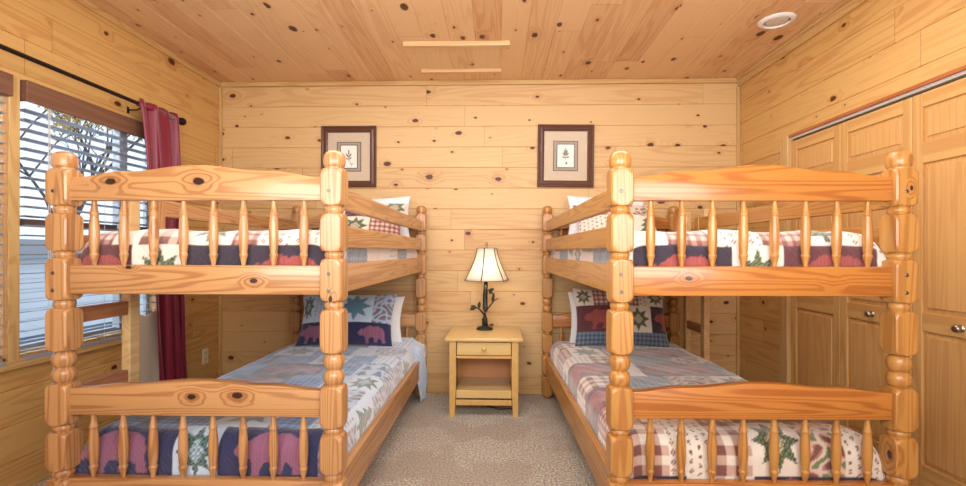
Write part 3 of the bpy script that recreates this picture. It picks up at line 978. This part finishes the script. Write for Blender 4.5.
def pillow(name, w, h, th, mat, cells, pal, loc, tilt, rz, rx, label, cat, grp, n=90):
    U, V, x, y, z = cushion(w, h, th, n)
    front = np.stack([x, y, z], -1).reshape(-1, 3); back = np.stack([x, -y, z], -1).reshape(-1, 3)
    N = n + 1; vs = np.concatenate([front, back]); idx = np.arange(N * N).reshape(N, N)
    f1 = np.stack([idx[:-1, :-1], idx[:-1, 1:], idx[1:, 1:], idx[1:, :-1]], -1).reshape(-1, 4)
    f2 = f1[:, ::-1] + N * N
    me = bpy.data.meshes.new(name); me.from_pydata(vs.tolist(), [], f1.tolist() + f2.tolist()); me.update()
    if cells is not None:
        c = mosaic((U + 1) / 2 * w, (V + 1) / 2 * h, cells, PALS[pal])
        set_col(me, np.concatenate([c, c]))
    b = bmesh.new(); b.from_mesh(me)
    bmesh.ops.remove_doubles(b, verts=b.verts[:], dist=.0002); b.to_mesh(me); b.free()
    o = link(name, me, mat, None, True, loc)
    o.rotation_euler = (Matrix.Rotation(rz, 4, 'Z') @ Matrix.Rotation(-tilt, 4, 'X') @ Matrix.Rotation(rx, 4, 'Y')).to_euler()
    return tag(o, label, cat, grp)


SH = 'patchwork pillow shams'; WP = 'white pillows behind the shams'
# left lower
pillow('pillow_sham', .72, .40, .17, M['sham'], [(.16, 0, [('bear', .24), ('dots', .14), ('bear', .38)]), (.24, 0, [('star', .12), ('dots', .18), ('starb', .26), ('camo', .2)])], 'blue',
       (-1.085, 3.365, .640), R(26), .02, 0, 'bear pillow sham with blue daylight painted in on the left lower bunk', 'pillow', SH)
pillow('pillow', .82, .36, .12, M['sheet'], None, None, (-1.09, 3.49, .62), R(14), 0, 0, 'white pillow behind the sham on the left lower bunk', 'pillow', WP)
# right lower
pillow('pillow_sham', .70, .43, .15, M['sham'], [(.10, 0, [('plaidb', .35), ('plaidb', .35)]), (.19, 0, [('bearl', .36), ('star', .2), ('bear', .3)]), (.14, 0, [('star', .14), ('plaid', .34), ('dots', .06), ('star', .16)])], 'red',
       (.905, 3.41, .660), R(20), .02, R(1), 'dark bear and star pillow sham on the right lower bunk', 'pillow', SH)
pillow('pillow', .70, .40, .12, M['sheet'], None, None, (.885, 3.52, .64), R(10), 0, 0, 'white pillow behind the sham on the right lower bunk', 'pillow', WP)
# left upper
pillow('pillow_sham', .64, .36, .14, M['sham'], [(.16, 0, [('camo', .2), ('star', .2), ('plaid', .24)]), (.24, 0, [('dots', .2), ('bearl', .26), ('star', .2)])], 'red',
       (-.97, 3.34, 1.36), R(40), 0, 0, 'star patched pillow sham showing above the left upper guard rail', 'pillow', SH)
pillow('pillow', .60, .36, .13, M['sheet'], None, None, (-.93, 3.455, 1.38), R(24), 0, R(-4), 'white pillow behind the sham on the left upper bunk', 'pillow', WP)
# right upper
pillow('pillow_sham', .60, .34, .14, M['sham'], [(.18, 0, [('dots', .22), ('star', .2), ('tree', .2)]), (.2, 0, [('wine', .2), ('camo', .4)])], 'red',
       (.86, 3.37, 1.355), R(40), 0, 0, 'dotted and star patched pillow sham on the right upper bunk', 'pillow', SH)
pillow('pillow', .60, .36, .13, M['sheet'], None, None, (.82, 3.475, 1.385), R(22), 0, R(3), 'white pillow behind the sham on the right upper bunk', 'pillow', WP)

# ------------------------------------------------------------------ nightstand
NX, NY = -.082, 3.19
mt = pine('nightstand_top_wood', (214, 180, 116), (196, 150, 86), along='x', across='y', seed=51, knots=.3, kthr=.95, coat=.4, contrast=.3, lines=40)
mz = pine('nightstand_leg_wood', (208, 166, 98), (186, 136, 70), along='z', seed=52, knots=.3, kthr=.95, coat=.3, contrast=.3, lines=40)
mi = pine('nightstand_shelf_wood', (204, 140, 82), (176, 110, 56), along='x', across='y', seed=53, knots=.3, kthr=.95, coat=.3, contrast=.3, lines=40)
rt = empty('nightstand', (NX, NY, 0)); tag(rt, 'light wooden nightstand with a drawer between the two bunk beds', 'nightstand')
hw, dp = .237, .44
MB().box(-.268, .268, -.012, .53, .520, .545, .006).build('top', mt, rt, angle=40)
for sx in (-1, 1):
    for yy in (0, dp - .045):
        x0 = sx * (hw - .0225)
        m = MB()
        b = [(x0 - .0225, yy), (x0 + .0225, yy), (x0 + .0225, yy + .045), (x0 - .0225, yy + .045)]
        vs = [(x, y, .52) for x, y in b] + [(x, y, .2) for x, y in b] + [(x0 + (x - x0) * .78 + sx * .004, yy + .0225 + (y - yy - .0225) * .78, 0) for x, y in b]
        fs = [(3, 2, 1, 0), (8, 9, 10, 11)]
        for k in range(4):
            j = (k + 1) % 4; fs += [(k, j, 4 + j, 4 + k), (4 + k, 4 + j, 8 + j, 8 + k)]
        m.add(vs, fs).build('leg', mz, rt)
    MB().box(sx * (hw - .028), sx * (hw - .012), .04, dp - .04, .13, .52).build('side_panel', mi, rt)
MB().box(-hw + .04, hw - .04, dp - .03, dp - .018, .13, .52).build('back_panel', mi, rt)
dr = MB().box(-.187, .187, .006, .024, .424, .512, .004); dr.box(-.18, .18, .022, .38, .43, .44).box(-.18, -.17, .022, .38, .43, .5).box(.17, .18, .022, .38, .43, .5)
dr = dr.build('drawer', mt, rt)
MB().lathe([(.006, 0), (.006, -.008), (.013, -.013), (.0165, -.02), (.014, -.027), (.006, -.031), (.0005, -.032)], (0, .007, .472), 20, 'y').build('drawer_knob', mt, dr, smooth=True)
MB().box(-.19, .19, .012, .034, .40, .42, .002).build('drawer_rail', mz, rt)
MB().box(-.192, .192, .01, dp - .03, .150, .168, .002).box(-.19, .19, .008, .026, .128, .182, .002).build('shelf', mt, rt)
MB().box(-.192, .192, .010, .028, .078, .115, .002).build('stretcher', mz, rt)

# ------------------------------------------------------------------ lamp
LX, LY, LZ = -.085, 3.545, .545
rt = empty('table_lamp', (LX, LY, LZ)); tag(rt, 'bronze twig table lamp with a cream bell shade on the nightstand', 'lamp')
MB().lathe([(.062, 0), (.064, .004), (.062, .012), (.05, .018), (.03, .024), (.02, .035)], (0, 0, 0), 28).build('base', M['bronze'], rt, angle=40)
MB().tube([(0.004, 0, .02), (.0, 0, .08), (.004, .0, .16), (.003, 0, .26), (.008, 0, .34)], [.024, .021, .019, .018, .015], 12).build('trunk', M['bronze'], rt, smooth=True)
MB().tube([(.004, 0, .10), (-.03, -.01, .145), (-.055, -.012, .165), (-.075, -.01, .16)], [.007, .006, .005, .003], 8).build('branch', M['bronze'], rt, smooth=True)
MB().tube([(.008, 0, .145), (.04, -.01, .18), (.075, -.01, .225), (.105, -.008, .238)], [.007, .006, .0045, .003], 8).build('branch', M['bronze'], rt, smooth=True)
MB().tube([(.004, 0, .28), (.02, -.01, .295), (.035, -.012, .297)], [.005, .004, .003], 8).build('branch', M['bronze'], rt, smooth=True)


def leafmesh(c, d, L, wd):
    d = Vector(d).normalized(); s_ = d.cross(Vector((0, 1, 0))).normalized(); c = Vector(c); m = MB(); vs = []; n = 8
    for i in range(n + 1):
        q = i / n; w_ = wd * math.sin(PI * q) ** .8 + .0006; p = c + d * L * q
        vs += [tuple(p + s_ * w_), tuple(p - s_ * w_), tuple(p + Vector((0, -.005, 0))), tuple(p + Vector((0, .002, 0)))]
    fs = []
    for i in range(n):
        a = 4 * i; b = a + 4
        fs += [(a, b, b + 2, a + 2), (a + 2, b + 2, b + 1, a + 1), (a + 1, b + 1, b + 3, a + 3), (a + 3, b + 3, b, a)]
    return m.add(vs, fs)


for c, d, L, wd in (((-.06, -.012, .163), (-.6, 0, .25), .05, .014), ((-.07, -.01, .165), (-.9, 0, -.25), .045, .013), ((-.045, -.012, .16), (.1, 0, 1), .055, .012),
                    ((.062, -.01, .205), (.05, 0, 1), .055, .012), ((.062, -.01, .21), (.1, 0, 1), .075, .010), ((.03, -.012, .297), (.9, 0, .35), .045, .012), ((.03, -.01, .29), (.8, 0, -.4), .035, .010)):
    leafmesh(c, d, L, wd).build('leaf', M['leaf_bronze'], rt, smooth=True)
# bell shade: six panels
sh = NT('lampshade_linen')
tr = sh.new('ShaderNodeBsdfTranslucent'); tr.inputs['Color'].default_value = srgb(250, 240, 222)
mxs = sh.new('ShaderNodeMixShader'); mxs.inputs[0].default_value = .45
sh.b.inputs['Base Color'].default_value = srgb(244, 236, 224); sh.b.inputs['Roughness'].default_value = .8
sh.l.new(sh.b.outputs[0], mxs.inputs[1]); sh.l.new(tr.outputs[0], mxs.inputs[2])
sh.l.new(mxs.outputs[0], sh.n['Material Output'].inputs['Surface'])
prof = [(0, .173), (.02, .161), (.05, .144), (.09, .124), (.13, .106), (.17, .092), (.21, .081), (.245, .075)]
Z0 = .375
vs = []; fs = []; n = 6; sub = 6; N = n * sub


def shade_pt(z, r, k):
    a0 = 2 * PI * (k // sub) / n + PI / 12 + R(2); a1 = a0 + 2 * PI / n; f = (k % sub) / sub
    p0 = Vector((r * math.cos(a0), r * math.sin(a0), 0)); p1 = Vector((r * math.cos(a1), r * math.sin(a1), 0))
    p = p0.lerp(p1, f); p *= 1 + .07 * math.sin(PI * f); return (p.x + .016, p.y, Z0 + z)


for z, r in prof:
    for k in range(N): vs.append(shade_pt(z, r, k))
for i in range(len(prof) - 1):
    for k in range(N): fs.append((i * N + k, i * N + (k + 1) % N, (i + 1) * N + (k + 1) % N, (i + 1) * N + k))
so = MB().add(vs, fs).build('lamp_shade', sh.m, rt, smooth=True)
so.modifiers.new('t', 'SOLIDIFY').thickness = .0012
M['rib'] = plain('shade_piping', (78, 66, 54), .6)
rb = MB()
for k in range(n): rb.tube([shade_pt(z, r + .001, k * sub) for z, r in prof], .0042, 6)
for z, r in (prof[0], prof[-1]): rb.tube([shade_pt(z, r + .0005, k) for k in range(N)] + [shade_pt(z, r + .0005, 0)], .002, 6)
rb.build('piping', M['rib'], so)
MB().tube([(.008, 0, .34), (.008, 0, .40)], .014, 12).build('socket', M['bronze'], rt, smooth=True)
bt = NT('lit_bulb'); bt.b.inputs['Emission Color'].default_value = (1, .82, .6, 1); bt.b.inputs['Emission Strength'].default_value = 6
MB().lathe([(.012, .40), (.014, .42), (.026, .45), (.03, .475), (.024, .5), (.01, .512), (.0005, .514)], (.008, 0, 0), 16).build('bulb', bt.m, rt, smooth=True)
hp = MB().tube([(.008, .0, .395), (.05, 0, .42), (.055, 0, .5), (.04, 0, .58), (.004, 0, .625), (-.03, 0, .58), (-.042, 0, .5), (-.035, 0, .42), (.008, 0, .395)], .0018, 6)
for k in range(3):
    a = 2 * PI * k / 3; hp.tube([(.0, 0, .622), (.072 * math.cos(a), .072 * math.sin(a), .62)], .0015, 6)
hp.build('harp', M['nickel'], rt)
MB().lathe([(.004, .62), (.007, .628), (.005, .634), (.011, .643), (.011, .652), (.006, .662), (.0005, .668)], (0.014, 0, 0), 14).build('finial', M['nickel'], rt, smooth=True)
ld = bpy.data.lights.new('lamp_bulb_light', 'POINT'); ld.energy = 1.15; ld.color = (1, .95, .90); ld.shadow_soft_size = .03
lo = bpy.data.objects.new('lamp_bulb_light', ld); COL.objects.link(lo); lo.location = (LX + .008, LY - .035, LZ + .46)
# cord
cd = MB().tube([(.02, .05, .004), (.1, .2, .006)], .003, 6)
cd = MB().tube([(.13, 3.70, .40), (.14, 3.69, .3), (.165, 3.66, .16), (.168, 3.62, .04), (.165, 3.5, .005), (.13, 3.36, .005), (.02, 3.34, .005), (-.06, 3.42, .005)], .0032, 8)
tag(cd.build('lamp_cord', M['black_metal'], smooth=True), 'thin dark lamp cord trailing on the carpet behind the nightstand', 'cord')


# ------------------------------------------------------------------ pictures
M['pframe'] = plain('carved_walnut_frame', (112, 66, 46), .42, noise=.5, nscale=90, bump=.6, coat=.2)
M['pdark'] = plain('dark_fillet', (66, 52, 42), .5)
M['mat'] = plain('taupe_mat', (204, 182, 152), .85, noise=.06)
gl = NT('picture_glass'); gl.b.inputs['Alpha'].default_value = .05; gl.b.inputs['Roughness'].default_value = .05; gl.b.inputs['Base Color'].default_value = (.8, .8, .8, 1)
M['pglass'] = gl.m


def sprig(u, v, kind):
    """leaf sprig, returns mask arrays for leaf and stem"""
    mk = np.zeros(u.shape, bool); mk2 = np.zeros(u.shape, bool)
    L = [(0, .62, 90, .26), (0, .5, 35, .26), (0, .5, 145, .26), (0, .42, 10, .24), (0, .42, 170, .24), (0, .55, 62, .27), (0, .55, 118, .27)]
    if kind == 0: L = [(0, .56, 92, .28), (0, .46, 50, .27), (0, .46, 135, .27), (0, .40, 15, .2), (0, .38, 165, .2), (.17, .16, 20, .12), (.17, .16, 150, .12), (.17, .14, 270, .1)]
    for (cx, cy, a, ln) in L:
        a = R(a); du = u - .5 - cx; dv = v - cy
        t_ = (du * math.cos(a) + dv * math.sin(a)) / ln; s_ = (-du * math.sin(a) + dv * math.cos(a)) / ln
        w_ = .17 * np.sin(PI * np.clip(t_, 0, 1)) * (1 + .45 * np.sin(t_ * 26))
        mk |= (t_ > 0) & (t_ < 1) & (np.abs(s_) < w_)
    mk2 |= (np.abs(u - .5) < .012) & (v > .3) & (v < .62)
    if kind == 1: mk2 |= ((u - .55) ** 2 + (v - .18) ** 2 < .004)
    else: mk2 |= (np.abs(u - .5 - (v - .4) * -.6) < .012) & (v > .12) & (v < .4)
    return mk, mk2


def picture(cx, cz, w, h, kind, label, tilt=0.0):
    rt = empty('framed_picture', (cx, YW - .002, cz)); rt.rotation_euler = (0, tilt, 0)
    tag(rt, label, 'picture', 'botanical pictures on the back wall')
    # moulding swept round the rectangle with mitred corners
    prof = [(0, 0), (0, .024), (.004, .028), (.012, .024), (.018, .020), (.026, .024), (.034, .026), (.040, .020), (.046, .016), (.052, .012), (.052, 0)]
    vs = []; fs = []
    for (sx, sz) in ((-1, -1), (1, -1), (1, 1), (-1, 1)):
        for (i_, d_) in prof: vs.append((sx * (w / 2 - i_), -d_, sz * (h / 2 - i_)))
    n = len(prof)
    for c in range(4):
        d = (c + 1) % 4
        for i in range(n): fs.append((c * n + i, c * n + (i + 1) % n, d * n + (i + 1) % n, d * n + i))
    fr = MB().add(vs, fs).build('frame', M['pframe'], rt)
    bdm = plain('beading_dark', (74, 42, 30), .4)
    for inset, dd, st in ((.008, .027, .014), (.036, .0255, .010)):
        bd = MB()  # carved beading on this lip
        W2, H2 = w / 2 - inset, h / 2 - inset
        for k in range(int(2 * W2 / st)):
            for s_ in (-1, 1): bd.box(-W2 + st * k + .002, -W2 + st * (k + 1) - .002, -dd - .0025, -dd + .003, s_ * H2 - .003, s_ * H2 + .003, 0)
        for k in range(int(2 * H2 / st)):
            for s_ in (-1, 1): bd.box(s_ * W2 - .003, s_ * W2 + .003, -dd - .0025, -dd + .003, -H2 + st * k + .002, -H2 + st * (k + 1) - .002, 0)
        bd.build('beading', bdm, fr)
    iw, ih = w - .10, h - .10
    MB().box(-iw / 2, iw / 2, -.008, -.002, -ih / 2, ih / 2).build('mat_board', M['mat'], rt)
    a, b = .099, .120
    MB().box(-a, a, -.0095, -.007, -b, b).build('outer_fillet', M['pdark'], rt)
    MB().box(-a + .007, a - .007, -.0105, -.008, -b + .007, b - .007).build('inner_mat', plain('inner_mat', (160, 140, 116), .8), rt)
    MB().box(-.072, .072, -.0115, -.009, -.097, .097).build('inner_fillet', M['pdark'], rt)
    nu, nv = 110, 150
    u = np.linspace(0, 1, nu + 1); v = np.linspace(0, 1, nv + 1); U, V = np.meshgrid(u, v)
    XYZ = np.stack([(U - .5) * .130, np.full(U.shape, -.0122), (V - .5) * .180], -1)
    me = grid_mesh('print', XYZ, nu, nv)
    mk, mk2 = sprig(U.ravel(), V.ravel(), kind)
    c = np.tile(lin((238, 234, 222)), (U.size, 1)); c[mk2] = lin((110, 96, 76)); c[mk] = lin((96, 104, 76) if kind else (112, 92, 70))
    set_col(me, c)
    p = link('print', me, M['print'], rt); md = p.modifiers.new('t', 'SOLIDIFY'); md.thickness = .0006; md.offset = 1
    MB().box(-iw / 2, iw / 2, -.0150, -.0142, -ih / 2, ih / 2).build('glazing', M['pglass'], rt)


picture(-1.188, 1.902, .445, .492, 0, 'dark framed picture of a leafy twig above the left bunk')
picture(.553, 1.902, .445, .496, 1, 'dark framed picture of a green leaf sprig beside the right bunk', R(.6))

# ------------------------------------------------------------------ ceiling bits, outlet
rt = empty('recessed_light', (1.662, 2.803, CH)); tag(rt, 'round white recessed light in the wooden ceiling', 'ceiling light')
MB().lathe([(.072, -.012), (.080, -.012), (.096, -.006), (.1, -.001), (.1, .0)], (0, 0, 0), 40, cap=False).lathe([(.072, -.012), (.066, .02), (.06, .03)], (0, 0, 0), 40, cap=False).build('trim_ring', M['white_metal'], rt, smooth=True)
MB().lathe([(.064, -.004), (.05, -.0075), (.02, -.009), (.0005, -.009)], (0, 0, 0), 32).build('lens', plain('frosted_lens', (206, 196, 184), .5), rt, smooth=True)

rt = empty('attic_hatch', (-.262, 3.26, CH)); tag(rt, 'square wooden attic hatch with two battens in the ceiling', 'hatch')
MB().box(-.31, .30, -.19, .21, -.006, -.0005, .001).build('hatch_panel', pine('hatch_boards', (218, 182, 134), (190, 140, 90), along='y', across='x', plank=PW, offset=.1, seed=17, kthr=.4, contrast=.42), rt)
bm_ = pine('batten_wood', (216, 176, 126), (186, 134, 86), along='x', seed=18)
MB().box(-.35, .352, -.24, -.195, -.03, 0, .003).build('batten', bm_, rt)
MB().box(-.30, .30, .205, .245, -.03, 0, .003).build('batten', bm_, rt)

rt = empty('wall_outlet', (XL, 3.54, .322)); tag(rt, 'ivory power outlet on the left wall below the curtain side', 'outlet')
MB().box(0, .006, -.036, .036, -.058, .058, .002).build('cover_plate', M['plastic'], rt)
for z in (-.026, .026):
    s = MB().box(.005, .008, -.016, .016, z - .017, z + .017, .003).build('socket', M['plastic'], rt)
    MB().box(.0078, .0085, -.008, -.005, z - .004, z + .007).box(.0078, .0085, .005, .008, z - .004, z + .007).build('slot', M['socket'], s)
